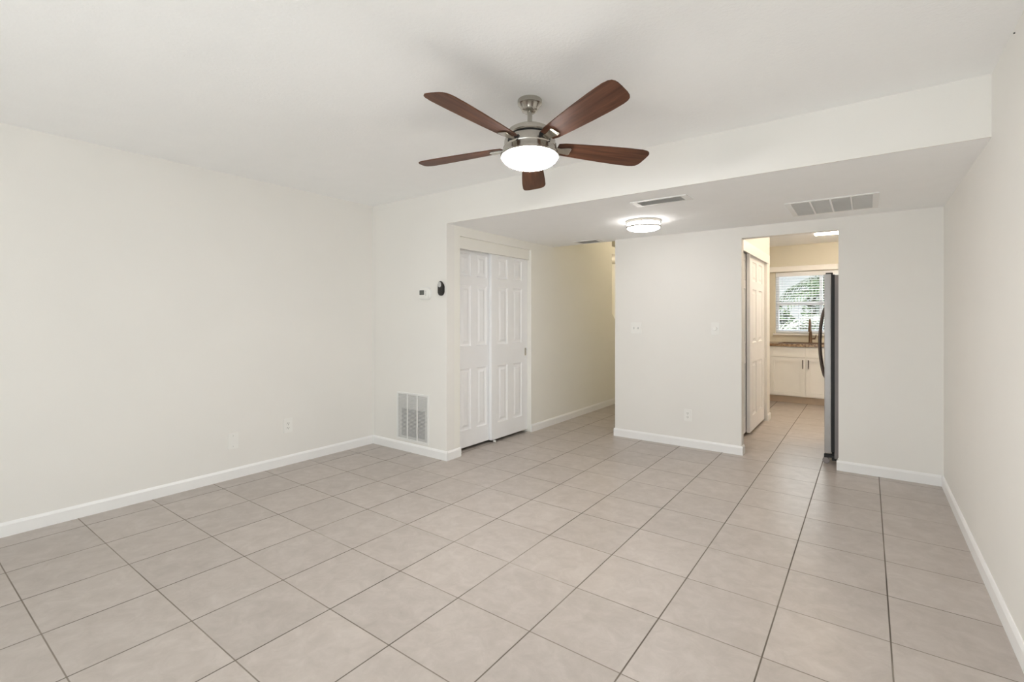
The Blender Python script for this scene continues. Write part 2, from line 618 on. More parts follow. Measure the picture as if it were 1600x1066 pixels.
# ------------------------------------------------------------------ baseboards and trims
BH, BT = 0.084, 0.013


def base_profile(t=BT, h=BH):
    return [(0, 0), (t, 0), (t, h - 0.016), (t * 0.55, h - 0.004), (t * 0.35, h), (0, h)]


def baseboard(name, runs, label):
    """runs: (start xy, end xy, outward normal xy)"""
    mb = MB()
    for (a, c, n) in runs:
        A, C_, N_ = Vector((*a, 0)), Vector((*c, 0)), Vector((*n, 0))
        d_ = (C_ - A)
        L_ = d_.length
        d_.normalize()
        mb.m = frame_mtx(A, N_, Z, d_)
        mb.prism(base_profile(), 0, L_, axis=2)
    mb.m = Matrix.Identity(4)
    return struct(mb, name, M['trim'], label, 'baseboard')


e = BT
baseboard('baseboard_left', [((XL, YR), (XL, YB - e), (1, 0))], 'white baseboard along the left wall')
baseboard('baseboard_back', [((XL, YB), (XC + e, YB), (0, -1)), ((XC, YB), (XC, CO1 + 0.005), (1, 0))], 'white baseboard under the wall vent, wrapping the corner')
baseboard('baseboard_hallway', [((XC, CO2 - 0.005), (XC, YH), (1, 0))], 'white baseboard along the hallway wall')
baseboard('baseboard_kitchen', [((XKL - e, YK), (KO1 + e, YK), (0, -1)), ((XKL, YK), (XKL, YK2), (-1, 0)), ((KO1, YK), (KO1, YK2), (1, 0))],
          'white baseboard under the light switches')
baseboard('baseboard_opening', [((KO2 - e, YK), (XR - e, YK), (0, -1)), ((KO2, YK), (KO2, YK2 - 0.01), (-1, 0))], 'white baseboard between the refrigerator and the right wall')
baseboard('baseboard_right', [((XR, YR), (XR, YK), (-1, 0))], 'white baseboard along the right wall')
baseboard('baseboard_pantry', [((PX, PO2 + 0.003), (PX, PE + e), (1, 0))], 'short white baseboard at the end of the pantry wall')

# fascia boards that hide the sliding tracks, and the ledge above the kitchen window
struct(MB().box(XC - 0.045, XC - 0.025, CO1, CO2, 1.952, COH), 'trim_1', M['hall'], 'track fascia above the closet doors', 'trim')
struct(MB().box(PX, PX + 0.007, YK2 + 0.03, PE - 0.03, 1.975, 2.085, bevel=0.002), 'trim_2', M['trim'], 'flat board above the pantry doors', 'trim')
struct(MB().box(-1.38, XR - 0.01, YKB - 0.05, YKB, WZ1 + 0.008, 2.128, bevel=0.004), 'trim_3', M['trim'], 'white ledge above the kitchen window', 'trim')
struct(MB().box(WX0 - 0.03, WX1 + 0.03, YKB - 0.035, YKB, WZ0 - 0.03, WZ0 - 0.004, bevel=0.004), 'trim_4', M['trim'], 'white sill under the kitchen window', 'trim')


# ------------------------------------------------------------------ six-panel bypass doors
def panel_door(mb, w, h, t):
    """local u = width, v = height, n = thickness (front at n = t); moulded 6-panel face"""
    st, mul = 0.105 * w / 0.64, 0.095 * w / 0.64
    pw = (w - 2 * st - mul) / 2
    cols = [(st, st + pw), (st + pw + mul, w - st)]
    rows = [(0.196 - 0.03, 0.795 - 0.03), (1.015 - 0.03, 1.615 - 0.03), (1.705 - 0.03, 1.925 - 0.03)]
    us = sorted({0, w, *[q for c in cols for q in c]})
    vs = sorted({0, h, *[q for r in rows for q in r]})
    for i in range(len(us) - 1):
        for j in range(len(vs) - 1):
            u0, u1, v0, v1 = us[i], us[i + 1], vs[j], vs[j + 1]
            isp = any(abs(u0 - c[0]) < 1e-6 for c in cols) and any(abs(v0 - r[0]) < 1e-6 for r in rows)
            if not isp:
                mb.bm.faces.new([mb.v(p) for p in ((u0, v0, t), (u1, v0, t), (u1, v1, t), (u0, v1, t))])
                continue
            rings = []
            for ins, dep in ((0, 0), (0.006, -0.008), (0.016, -0.011), (0.03, -0.011), (0.05, -0.003)):
                rings.append([mb.v(p) for p in ((u0 + ins, v0 + ins, t + dep), (u1 - ins, v0 + ins, t + dep),
                                                (u1 - ins, v1 - ins, t + dep), (u0 + ins, v1 - ins, t + dep))])
            for a, c in zip(rings[:-1], rings[1:]):
                for k in range(4):
                    mb.bm.faces.new([a[k], a[(k + 1) % 4], c[(k + 1) % 4], c[k]])
            mb.bm.faces.new(rings[-1])
    for f in (((0, 0, 0), (0, h, 0), (w, h, 0), (w, 0, 0)), ((0, 0, 0), (w, 0, 0), (w, 0, t), (0, 0, t)),
              ((0, h, 0), (0, h, t), (w, h, t), (w, h, 0)), ((0, 0, 0), (0, 0, t), (0, h, t), (0, h, 0)),
              ((w, 0, 0), (w, h, 0), (w, h, t), (w, 0, t))):
        mb.bm.faces.new([mb.v(p) for p in f])
    bmesh.ops.remove_doubles(mb.bm, verts=mb.bm.verts, dist=1e-5)


DT = 0.032


def bypass_door(name, xface, y0, y1, z0, z1, label):
    r = thing(name, (xface - DT / 2, (y0 + y1) / 2, z0), label, 'door', 'bypass doors', 'structure')
    mb = MB(frame_mtx((xface - DT, y0, z0), Y, Z, X))
    panel_door(mb, y1 - y0, z1 - z0, DT)
    mb.build('door_panel', M['door'], r)
    return r


dz = 0.030
d1 = bypass_door('door_1', XC - 0.052, 2.236, CO2 - 0.004, dz, 1.985, 'front white six-panel sliding closet door with a small pull')
d2 = bypass_door('door_2', XC - 0.052 - DT - 0.006, CO1 + 0.004, 2.300, dz, 1.985, 'rear white six-panel sliding closet door next to the room corner')
# oval finger pull
mb = MB(frame_mtx((XC - 0.052, 2.846, 0.912), Y, Z, X))
po, pi_ = rrect(0.030, 0.090, 0.0149), rrect(0.018, 0.078, 0.0089)
A = [mb.v((u, v, 0.0005)) for u, v in po]
B = [mb.v((u, v, 0.004)) for u, v in po]
Cc = [mb.v((u, v, 0.004)) for u, v in pi_]
D = [mb.v((u, v, 0.0008)) for u, v in pi_]
n_ = len(po)
for P_, Q_ in ((A, B), (B, Cc), (Cc, D)):
    for i in range(n_):
        mb.bm.faces.new([P_[i], P_[(i + 1) % n_], Q_[(i + 1) % n_], Q_[i]])
mb.bm.faces.new(D)
h_ = mb.build('door_handle', M['nickel'], d1, smooth=True)
h_['label'] = 'small brushed metal finger pull'
# floor guide between the closet doors
o = MB().box(XC - 0.075, XC - 0.04, 2.288, 2.298, 0.0, 0.022, bevel=0.003).build('door_guide', M['plate'])
tag(o, 'small pale floor guide under the meeting edge of the closet doors', 'door guide')

p1 = bypass_door('door_4', PX - 0.030, 4.17, PO2 - 0.004, dz, 2.0, 'front white six-panel pantry door in the kitchen')
p2 = bypass_door('door_5', PX - 0.030 - DT - 0.012, PO1 + 0.004, 4.32, dz, 2.0, 'rear white six-panel pantry door nearest the opening')

# ------------------------------------------------------------------ ceiling fan
FX, FY = -0.707, 0.453
fan = thing('ceiling_fan', (FX, FY, H), 'five-blade ceiling fan with walnut blades, nickel motor and lit bowl', 'ceiling fan')
MB().lathe([(0.062, 0), (0.0645, -0.004), (0.0645, -0.024), (0.061, -0.027), (0.058, -0.029), (0.044, -0.052), (0.0445, -0.055), (0.041, -0.060), (0.030, -0.066)],
           (FX - 0.005, FY + 0.007, H)).build('canopy', M['nickel'], fan, True)
tilt = math.radians(4.3)
az = math.radians(-57)                     # the side turned to the viewer hangs a little higher
axis = Vector((math.cos(az), math.sin(az), 0)).cross(Vector((0, 0, 1)))
FT = Matrix.Translation((FX, FY, H - 0.07)) @ Matrix.Rotation(tilt, 4, axis) @ Matrix.Translation((0, 0, -(H - 0.07)))
# FT maps fan coordinates (x, y about the axis, absolute z) to the world
MB(FT).lathe([(0.0125, 2.388), (0.0125, 2.292)], n=20).lathe([(0.0125, 2.306), (0.020, 2.299), (0.028, 2.288), (0.031, 2.278)], n=28).build('downrod', M['nickel'], fan, True)
MB(FT).lathe([(0.030, 2.284), (0.070, 2.283), (0.104, 2.277), (0.1145, 2.270), (0.1145, 2.250), (0.109, 2.244), (0.060, 2.244)]).build('motor_cap', M['nickel'], fan, True)
MB(FT).lathe([(0.106, 2.246), (0.106, 2.205)]).build('vent_gap', M['dark_metal'], fan, True)
housing = MB(FT).lathe([(0.060, 2.224), (0.126, 2.224), (0.1315, 2.222), (0.1335, 2.217), (0.1335, 2.186), (0.1375, 2.184), (0.1385, 2.180), (0.1365, 2.176),
              (0.1365, 2.172), (0.140, 2.170), (0.141, 2.163), (0.1435, 2.152), (0.146, 2.147), (0.146, 2.140), (0.12, 2.140)]).build('motor_housing', M['nickel'], fan, True)
MB(FT).lathe([(0.144, 2.148), (0.152, 2.146), (0.1535, 2.141), (0.1535, 2.134), (0.149, 2.130), (0.144, 2.134)]).build('light_ring', M['nickel'], fan, True)
R_, D_ = 0.1455, 0.051
prof = [(R_, 2.139)] + [(R_ * math.cos(a), 2.134 - D_ * math.sin(a)) for a in [math.radians(q) for q in (0, 8, 16, 25, 35, 45, 55, 65, 75, 83, 88)]]
b_ = MB(FT).lathe(prof).build('light_bowl', M['bowl'], fan, True, 80)
b_['label'] = 'glowing white glass bowl'


def blade_outline():
    up = [(0.150, 0.040), (0.185, 0.050), (0.30, 0.0595), (0.42, 0.068), (0.53, 0.0735), (0.600, 0.0735), (0.626, 0.0710), (0.643, 0.0635), (0.653, 0.052), (0.659, 0.034)]
    lo = [(0.667, -0.008), (0.6705, -0.034), (0.669, -0.049), (0.661, -0.0625), (0.646, -0.071), (0.615, -0.0750), (0.53, -0.0735), (0.42, -0.068), (0.30, -0.0595), (0.185, -0.050), (0.150, -0.040)]
    return up + lo


for k in range(5):
    a = math.radians((-93.6, -20.8, 50.8, 121.6, 193.6)[k])
    RM = FT @ Matrix.Rotation(a, 4, 'Z') @ Matrix.Translation((0, 0, 2.196)) @ Matrix.Rotation(math.radians(-12.5), 4, 'X')
    # local: x outward, y counter-clockwise, clockwise edge raised
    mb = MB(RM)
    poly = blade_outline()
    mb.prism(poly, -0.003, 0.003, axis=2, bevel=0.0012)
    bl = mb.build('blade', M['wood'], fan)
    me = bl.data
    uv = me.uv_layers.new(name='UVMap')
    inv = RM.inverted()
    offv = Vector(fan.location)
    for lp in me.loops:
        q = inv @ (me.vertices[lp.vertex_index].co + offv)
        uv.data[lp.index].uv = (q.x + k * 1.7, q.y + k * 0.9)
    mb = MB(RM)
    mb.prism([(0.118, 0.020), (0.165, 0.020), (0.218, 0.0285), (0.224, 0.024), (0.224, -0.024), (0.218, -0.0285), (0.165, -0.020), (0.118, -0.020)], -0.011, -0.0035, axis=2, bevel=0.0018)
    mb.box(0.090, 0.135, -0.020, 0.020, -0.013, 0.006, bevel=0.003)
    MB(RM).box(0.1325, 0.1352, -0.034, 0.034, -0.020, 0.012, bevel=0.001).build('blade_slot', M['dark_metal'], housing)
    br = mb.build('blade_bracket', M['nickel'], bl)
    br.location = (0, 0, 0)
    br['label'] = 'nickel blade bracket'

# ------------------------------------------------------------------ flush drum light on the dropped ceiling
LX, LY = -0.868, 2.472
fl = thing('flush_ceiling_light', (LX, LY, HS), 'lit round flush light with two nickel rings on dropped ceiling', 'ceiling light')
MB().lathe([(0.130, 0), (0.151, -0.001), (0.152, -0.005), (0.152, -0.019), (0.149, -0.022), (0.139, -0.022)], (LX, LY, HS)).build('top_ring', M['nickel'], fl, True)
MB().lathe([(0.139, -0.012), (0.141, -0.03), (0.141, -0.062)] + [(0.141 * math.cos(t_), -0.062 - 0.030 * math.sin(t_)) for t_ in [math.radians(q) for q in (12, 25, 40, 55, 70, 82, 88)]],
           (LX, LY, HS)).build('diffuser', M['drum'], fl, True, 80)
MB().lathe([(0.1415, -0.050), (0.149, -0.0495), (0.150, -0.053), (0.150, -0.060), (0.149, -0.064), (0.1415, -0.0635)], (LX, LY, HS), caps=False).build('lower_ring', M['nickel'], fl, True)
for k in range(3):
    a = math.radians(-75 + 120 * k)
    mb = MB(Matrix.Translation((LX, LY, HS)) @ Matrix.Rotation(a, 4, 'Z'))
    mb.box(0.143, 0.148, -0.003, 0.003, -0.052, -0.018, bevel=0.001)
    mb.build('ring_post', M['nickel'], fl)

def globe_light(x, y, z, label, m):
    r = thing('unseen_globe_light', (x, y, z), label, 'ceiling light')
    MB().lathe([(0.09, 0), (0.09, -0.02), (0.06, -0.03)], (x, y, z), n=28).build('base', M['vent_white'], r, True)
    MB().lathe([(0.06, -0.026)] + [(0.10 * math.sin(math.radians(q)), -0.10 + 0.09 * math.cos(math.radians(q))) for q in range(40, 180, 14)], (x, y, z), n=28).build('globe', m, r, True, 80)


M['warm_globe'] = emit_mat('lit_warm_globe_glass', (1.0, 0.86, 0.66), LV['globe'])
globe_light(XC - 0.60, 5.75, 2.285, 'lit globe lamp over the stair opening behind the hallway wall', M['warm_globe'])
M['hall_fill_globe'] = emit_mat('hall_fill_globe_glow', (1.0, 0.84, 0.60), LV['globe'] * 0.75)
globe_light(-1.80, 5.30, HZ, 'unseen globe lamp added to brighten the hallway behind the kitchen wall', M['hall_fill_globe'])  # added out of view, lifts the dark hallway with warm light

# ------------------------------------------------------------------ vents


def vent(name, F, w, h, border, cols, label, cat, depth=0.008, pitch=0.014, backing='vent_grey', ang=35, dark=None, bu=None, louver='vent_white'):
    """F: frame (u, v, n) centred on the surface; louvres run along u"""
    loc = F @ Vector((0, 0, 0))
    r = thing(name, loc, label, cat)
    iw, ih = w - 2 * (bu or border), h - 2 * border
    mb = MB(F)
    # bevelled flange
    for u0, u1, v0, v1 in ((-w / 2, w / 2, ih / 2, h / 2), (-w / 2, w / 2, -h / 2, -ih / 2), (-w / 2, -iw / 2, -ih / 2, ih / 2), (iw / 2, w / 2, -ih / 2, ih / 2)):
        mb.box(u0, u1, v0, v1, 0.0, depth)
    bmesh.ops.remove_doubles(mb.bm, verts=mb.bm.verts, dist=1e-5)
    mb.build('frame', M['vent_white'], r)
    MB(F).box(-iw / 2, iw / 2, -ih / 2, ih / 2, 0.0002, 0.0010).build('backing', M[backing], r)
    if dark:
        u0, u1, v0, v1 = dark
        MB(F).box(u0, u1, v0, v1, 0.0011, 0.0014).build('duct_opening', M['vent_dark'], r)
    barw = 0.011
    for c in range(1, cols):
        u = -iw / 2 + iw * c / cols
        MB(F).box(u - barw / 2, u + barw / 2, -ih / 2, ih / 2, 0.001, depth + 0.001).build('mullion', M['vent_white'], r)
    mb = MB(F)
    n = int(ih / pitch)
    ca, sa = math.cos(math.radians(ang)), math.sin(math.radians(ang))
    ld = (depth - 0.0022) / max(sa, 0.2)
    for i in range(n):
        v = -ih / 2 + (i + 0.5) * ih / n
        dv = ld * ca / 2
        mb.prism([(v - dv, 0.0018), (v - dv + 0.0012, 0.0015), (v + dv + 0.0012, depth - 0.0012), (v + dv, depth - 0.0008)], -iw / 2, iw / 2, axis=0)
    mb.build('louvers', M[louver], r)
    return r


vent('wall_vent', on_back(-2.797, YB, 0.337), 0.445, 0.465, 0.017, 3, 'white louvered return air vent low on the short back wall', 'vent',
     pitch=0.0125, ang=50, dark=(-0.155, 0.17, -0.19, 0.075))
vent('ceiling_vent', on_ceiling(-0.490, 1.833, HS), 0.41, 0.165, 0.016, 1, 'narrow grey supply vent on dropped ceiling nearest its front edge', 'vent', pitch=0.022, ang=40, backing='vent_grey', bu=0.045, depth=0.006, louver='louver_grey')
vent('ceiling_vent', on_ceiling(-1.79, 3.225, HS), 0.29, 0.20, 0.020, 1, 'small ceiling vent at the hallway end of the dropped ceiling', 'vent', pitch=0.022, ang=40, backing='vent_grey', bu=0.03, depth=0.006, louver='louver_grey')
vent('ceiling_vent', on_ceiling(0.508, 2.735, HS), 0.565, 0.55, 0.020, 4, 'large four-section return grille on dropped ceiling before the kitchen', 'vent', pitch=0.014, ang=50,
     dark=(0.012, 0.115, -0.03, 0.13), bu=0.036)

# ------------------------------------------------------------------ wall plates


def plate(name, F, w, h, label, cat):
    r = thing(name, F @ Vector((0, 0, 0)), label, cat)
    MB(F).prism(rrect(w, h, 0.006), 0.0, 0.0065, axis=2, bevel=0.002).build('cover_plate', M['plate'], r)
    return r


def duplex(F, r):
    for s in (-1, 1):
        rec = MB(F).prism(rrect(0.034, 0.029, 0.010, cy=s * 0.0195), 0.0055, 0.009, axis=2, bevel=0.001).build('receptacle', M['plate'], r)
        mb = MB(F)
        for du in (-0.0065, 0.0065):
            mb.box(du - 0.0014, du + 0.0014, s * 0.0195 - 0.002, s * 0.0195 + 0.0075, 0.0088, 0.0094)
        mb.lathe([(0.0026, 0.0088), (0.0026, 0.0094)], (0, s * 0.0195 - 0.0075, 0), n=12)
        mb.build('socket_slots', M['slot'], rec)
    MB(F).lathe([(0.003, 0.006), (0.0028, 0.0078)], n=12).build('screw', M['silver'], r)


F = on_left(0.608, 0.345)
duplex(F, plate('wall_outlet', F, 0.078, 0.124, 'white duplex outlet on the left wall nearer the corner', 'outlet'))
F = on_left(0.150, 0.303)
r = plate('blank_plate', F, 0.078, 0.124, 'blank white cover plate low on the left wall', 'wall plate')
for s in (-1, 1):
    MB(F).lathe([(0.0035, 0.006), (0.0032, 0.0078)], (0, s * 0.042, 0), n=12).build('screw', M['silver'], r)
F = on_back(-0.726, YK, 0.318)
duplex(F, plate('wall_outlet', F, 0.075, 0.118, 'white duplex outlet low on the wall left of the kitchen opening', 'outlet'))
F = on_back(-1.266, YK, 1.186)
r = plate('light_switch', F, 0.117, 0.117, 'white double toggle switch near the hallway corner', 'switch')
for s in (-1, 1):
    mb = MB(F @ Matrix.Translation((s * 0.023, 0, 0.006)) @ Matrix.Rotation(math.radians(22), 4, 'X'))
    mb.box(-0.0045, 0.0045, -0.010, 0.010, -0.002, 0.011, bevel=0.0015)
    mb.build('toggle', M['vent_grey'], r)
F = on_back(-0.465, YK, 1.190)
r = plate('dimmer_switch', F, 0.075, 0.118, 'white dimmer plate with round knob left of the kitchen opening', 'switch')
MB(F).lathe([(0.018, 0.006), (0.018, 0.014), (0.016, 0.019), (0.015, 0.020)], n=28).build('knob', M['plate'], r, True)

# thermostat
F = on_back(-2.616, YB, 1.521)
r = thing('thermostat', F @ Vector((0, 0, 0)), 'white rounded thermostat with grey display on the back wall', 'thermostat')
MB(F).prism(rrect(0.142, 0.116, 0.028), 0.0, 0.010, axis=2, bevel=0.003).build('mount_plate', M['vent_white'], r, True)
MB(F).prism(rrect(0.128, 0.102, 0.024), 0.009, 0.026, axis=2, bevel=0.005).build('body', M['plate'], r, True)
MB(F).prism(rrect(0.062, 0.044, 0.004, cx=-0.026, cy=0.010), 0.0255, 0.0272, axis=2).build('display', M['lcd'], r)
for v in (0.021, 0.004, -0.013):
    MB(F).prism(rrect(0.012, 0.010, 0.004, cx=0.026, cy=v), 0.0255, 0.0275, axis=2).build('button', M['silver'], r)
# fan remote in its cradle
F = on_back(-2.405, YB, 1.563)
r = thing('fan_remote', F @ Vector((0, 0, 0)), 'black oval fan remote in a wall cradle near the corner', 'remote')
MB(F).prism(rrect(0.068, 0.118, 0.0335, cy=-0.007), 0.0, 0.012, axis=2, bevel=0.004).build('cradle', M['black'], r, True)
MB(F).prism(rrect(0.058, 0.132, 0.0288), 0.011, 0.026, axis=2, bevel=0.005).build('body', M['black'], r, True)
k_ = MB(F).prism(rrect(0.038, 0.050, 0.0188, cx=-0.004, cy=0.034), 0.0255, 0.0285, axis=2, bevel=0.0012).build('button_pad', M['silver'], r, True)
k_['label'] = 'silver oval button pad'

# tiny nail left at the top of the right wall
o = MB(frame_mtx((XR, 1.072, 2.425), -Y, Z, -X)).lathe([(0.0028, 0), (0.0028, 0.005)], n=10).build('wall_nail', M['slot'])
tag(o, 'tiny dark nail high on the right wall near the ceiling', 'nail')

# ------------------------------------------------------------------ refrigerator (faces -x, seen from its near side)
RX, RY0, RY1, RZ = 0.416, 3.445, 4.345, 1.682
fridge = thing('refrigerator', (0.80, (RY0 + RY1) / 2, 0), 'stainless side-by-side refrigerator half hidden right of the kitchen opening', 'refrigerator')
MB().box(0.490, 1.175, RY0 + 0.006, RY1 - 0.006, 0.052, 1.668, bevel=0.004).build('cabinet_body', M['fridge_body'], fridge)
ym = RY0 + 0.40


def fdoor(y0, y1, hy):
    dr = MB().box(RX, 0.468, y0, y1, 0.098, RZ, bevel=0.007, seg=3).build('door', M['steel'], fridge, True)
    MB().box(0.466, 0.492, y0 + 0.004, y1 - 0.004, 0.11, RZ - 0.006).build('gasket', M['gasket'], dr)
    pts = []
    for i in range(15):
        t = i / 14
        z = 0.70 + t * 0.72
        pts.append((RX - 0.064 * math.sin(PI * min(max(t, 0), 1)) ** 0.55 + 0.004, hy, z))
    MB().tube(pts, 0.0115, 10).build('handle', M['handle_dark'], dr, True)
    return dr


fdoor(RY0, ym - 0.003, ym - 0.05)
fdoor(ym + 0.003, RY1, ym + 0.05)
MB().box(0.425, 0.478, RY0 + 0.012, RY0 + 0.075, RZ - 0.004, RZ + 0.013, bevel=0.004).build('hinge_cover', M['dark_metal'], fridge)
MB().box(0.45, 0.56, RY1 - 0.075, RY1 - 0.012, RZ - 0.004, RZ + 0.016, bevel=0.004).build('hinge_cover', M['dark_metal'], fridge)
MB().box(0.470, 0.512, RY0 + 0.03, RY1 - 0.03, 0.03, 0.095).build('toe_grille', M['gasket'], fridge)
for y_ in (RY0 + 0.035, RY1 - 0.035):
    ft = MB().box(0.412, 0.52, y_ - 0.02, y_ + 0.02, 0.055, 0.085, bevel=0.005).build('roller_foot', M['dark_metal'], fridge)
    MB().lathe([(0.024, -0.016), (0.027, -0.012), (0.027, 0.012), (0.024, 0.016)], (0.428, y_, 0.0275), n=20, axis='y').build('roller', M['fridge_body'], ft, True)
    MB().lathe([(0.024, -0.016), (0.027, -0.012), (0.027, 0.012), (0.024, 0.016)], (1.12, y_, 0.0275), n=20, axis='y').build('roller', M['fridge_body'], ft, True)
    MB().box(0.50, 1.15, y_ - 0.015, y_ + 0.015, 0.03, 0.058).build('roller_rail', M['gasket'], fridge)

# ------------------------------------------------------------------ sink base cabinet, counter, sink, faucet
CF = 6.730                                # cabinet face


def shaker(mb, w, h, t=0.019, st=0.058):
    """u, v, n frame; flat recessed panel"""
    for u0, u1, v0, v1 in ((0, st, 0, h), (w - st, w, 0, h), (st, w - st, 0, st * 0.9), (st, w - st, h - st * 0.9, h)):
        mb.box(u0, u1, v0, v1, 0, t)
    mb.box(st, w - st, st * 0.9, h - st * 0.9, 0.001, t - 0.014)


def base_cabinet(x0, x1, label, ndoor=2, centre=None):
    r = thing('base_cabinet', ((x0 + x1) / 2, (CF + YKB) / 2, 0), label, 'cabinet', 'kitchen base cabinets')
    MB().box(x0, x1, CF, YKB - 0.002, 0.108, 0.858).build('body', M['cabinet'], r)
    MB().box(x0, x1, CF + 0.07, CF + 0.085, 0, 0.108).build('toe_kick', M['toe'], r)
    dw = (x1 - x0) / ndoor
    for k in range(ndoor):
        a, c = x0 + k * dw + 0.004, x0 + (k + 1) * dw - 0.004
        mb = MB(on_back(a, CF, 0.120))
        shaker(mb, c - a, 0.572)
        dd = mb.build('door', M['cabinet'], r)
        mb = MB(on_back(a, CF, 0.704))
        shaker(mb, c - a, 0.142, st=0.042)
        mb.build('drawer_front', M['cabinet'], r)
        hx = c - 0.032 if k % 2 == 0 else a + 0.032
        if ndoor == 1:
            hx = a + 0.032
        mb = MB()
        mb.tube([(hx, CF - 0.046, 0.535), (hx, CF - 0.046, 0.665)], 0.006, 10)
        for z_ in (0.552, 0.648):
            mb.tube([(hx, CF - 0.0185, z_), (hx, CF - 0.046, z_)], 0.0045, 8)
        mb.build('handle', M['handle_dark'], dd, True)
    return r


base_cabinet(-0.495, 0.467, 'white two-door shaker sink cabinet under the kitchen window')
base_cabinet(0.469, 0.93, 'white single-door shaker cabinet right of the sink, behind the refrigerator', 1)
base_cabinet(-0.957, -0.497, 'white single-door shaker cabinet left of the sink, behind the pantry wall', 1)
# countertop with the sink cut-out
SKX0, SKX1, SKY0, SKY1 = -0.37, 0.33, 6.82, 7.18
mb = MB()
c0, c1, y0_, y1_, z0_, z1_ = -1.0, 0.96, CF - 0.035, YKB - 0.002, 0.8585, 0.899
xs, ys = [c0, SKX0, SKX1, c1], [y0_, SKY0, SKY1, y1_]
for i in range(3):
    for j in range(3):
        if i == 1 and j == 1:
            continue
        mb.box(xs[i], xs[i + 1], ys[j], ys[j + 1], z0_, z1_)
o = mb.build('countertop', M['granite'])
tag(o, 'speckled brown granite countertop below the kitchen window', 'countertop')
sk = thing('sink', (-0.02, 7.0, 0.80), 'dark rimmed kitchen sink set in the brown granite counter', 'sink')
mb = MB()
for x0, x1, y0, y1 in ((SKX0 - 0.015, SKX1 + 0.015, SKY0 - 0.015, SKY0 + 0.01), (SKX0 - 0.015, SKX1 + 0.015, SKY1 - 0.01, SKY1 + 0.015),
                       (SKX0 - 0.015, SKX0 + 0.01, SKY0 + 0.01, SKY1 - 0.01), (SKX1 - 0.01, SKX1 + 0.015, SKY0 + 0.01, SKY1 - 0.01)):
    mb.box(x0, x1, y0, y1, 0.8992, 0.907)
mb.build('rim', M['bronze'], sk)
mb = MB()
for x0, x1, y0, y1, z0, z1 in ((SKX0 + 0.002, SKX1 - 0.002, SKY0 + 0.002, SKY1 - 0.002, 0.862, 0.868), (SKX0 + 0.002, SKX0 + 0.01, SKY0 + 0.002, SKY1 - 0.002, 0.868, 0.899),
                               (SKX1 - 0.01, SKX1 - 0.002, SKY0 + 0.002, SKY1 - 0.002, 0.868, 0.899), (SKX0 + 0.01, SKX1 - 0.01, SKY0 + 0.002, SKY0 + 0.01, 0.868, 0.899),
                               (SKX0 + 0.01, SKX1 - 0.01, SKY1 - 0.01, SKY1 - 0.002, 0.868, 0.899)):
    mb.box(x0, x1, y0, y1, z0, z1)
mb.build('basin', M['bronze'], sk)

QX, QY = 0.003, 7.235
fc = thing('faucet', (QX, QY, 0.899), 'dark bronze pull-down faucet with side lever behind the sink', 'faucet')
MB().lathe([(0.030, 0.0), (0.030, 0.008), (0.025, 0.014), (0.024, 0.10), (0.020, 0.17), (0.014, 0.20)], (QX, QY, 0.8992), n=24).build('body', M['bronze'], fc, True)
pts = [(QX, QY, 1.09), (QX, QY, 1.20)]
for i in range(1, 9):
    a = PI * i / 8
    pts.append((QX, QY - 0.075 + 0.075 * math.cos(a), 1.20 + 0.072 * math.sin(a)))
pts.append((QX, QY - 0.15, 1.155))
sp_ = MB().tube(pts, [0.0125] * len(pts), 12).build('spout', M['bronze'], fc, True)
MB().lathe([(0.0135, 0.02), (0.018, 0.0), (0.019, -0.05), (0.017, -0.07)], (QX, QY - 0.15, 1.145), n=18).build('spray_head', M['bronze'], sp_, True)
MB().tube([(QX + 0.018, QY, 0.965), (QX + 0.065, QY, 0.968)], 0.012, 12).tube([(QX + 0.06, QY, 0.966), (QX + 0.072, QY - 0.01, 1.0), (QX + 0.078, QY - 0.02, 1.03)], [0.008, 0.006, 0.005], 10).build('lever', M['bronze'], fc, True)

# ------------------------------------------------------------------ kitchen window (two units) and blind
wn_ = thing('window_1', ((WX0 + WX1) / 2, YKB + 0.06, WZ0), 'white kitchen window over the sink', 'window', None, 'structure')
WM = 0.133
fy0, fy1 = YKB + 0.045, YKB + 0.10
mb = MB()
mb.box(WX0, WX0 + 0.045, fy0, fy1, WZ0, WZ1)
mb.box(WX1 - 0.045, WX1, fy0, fy1, WZ0, WZ1)
mb.box(WX0 + 0.045, WX1 - 0.045, fy0, fy1, WZ1 - 0.05, WZ1)
mb.box(WX0 + 0.045, WX1 - 0.045, fy0, fy1, WZ0, WZ0 + 0.05)
mb.box(WM - 0.022, WM + 0.022, fy0, fy1, WZ0 + 0.05, WZ1 - 0.05)
mb.build('window_frame', M['vinyl'], wn_)
for x0, x1 in ((WX0 + 0.045, WM - 0.022), (WM + 0.022, WX1 - 0.045)):
    MB().box(x0, x1, fy0 + 0.005, fy1 - 0.01, 1.508, 1.558).build('meeting_rail', M['vinyl'], wn_)
    xm = (x0 + x1) / 2
    MB().box(xm - 0.008, xm + 0.008, fy0 + 0.015, fy1 - 0.02, WZ0 + 0.05, 1.508).build('muntin', M['vinyl'], wn_)
    MB().box(x0, x1, fy0 + 0.024, fy0 + 0.028, WZ0 + 0.05, WZ1 - 0.05).build('glass_pane', M['glass'], wn_)
bl = thing('window_blind', ((WX0 + WX1) / 2, YKB + 0.02, WZ1), 'white horizontal slat blind lowered over the kitchen window', 'blind')
bx0, bx1 = WX0 + 0.006, WX1 - 0.006
MB().box(bx0, bx1, YKB - 0.015, YKB + 0.042, WZ1 - 0.072, WZ1 - 0.001, bevel=0.004).build('headrail', M['blind'], bl)
mb = MB()
zz = WZ0 + 0.06
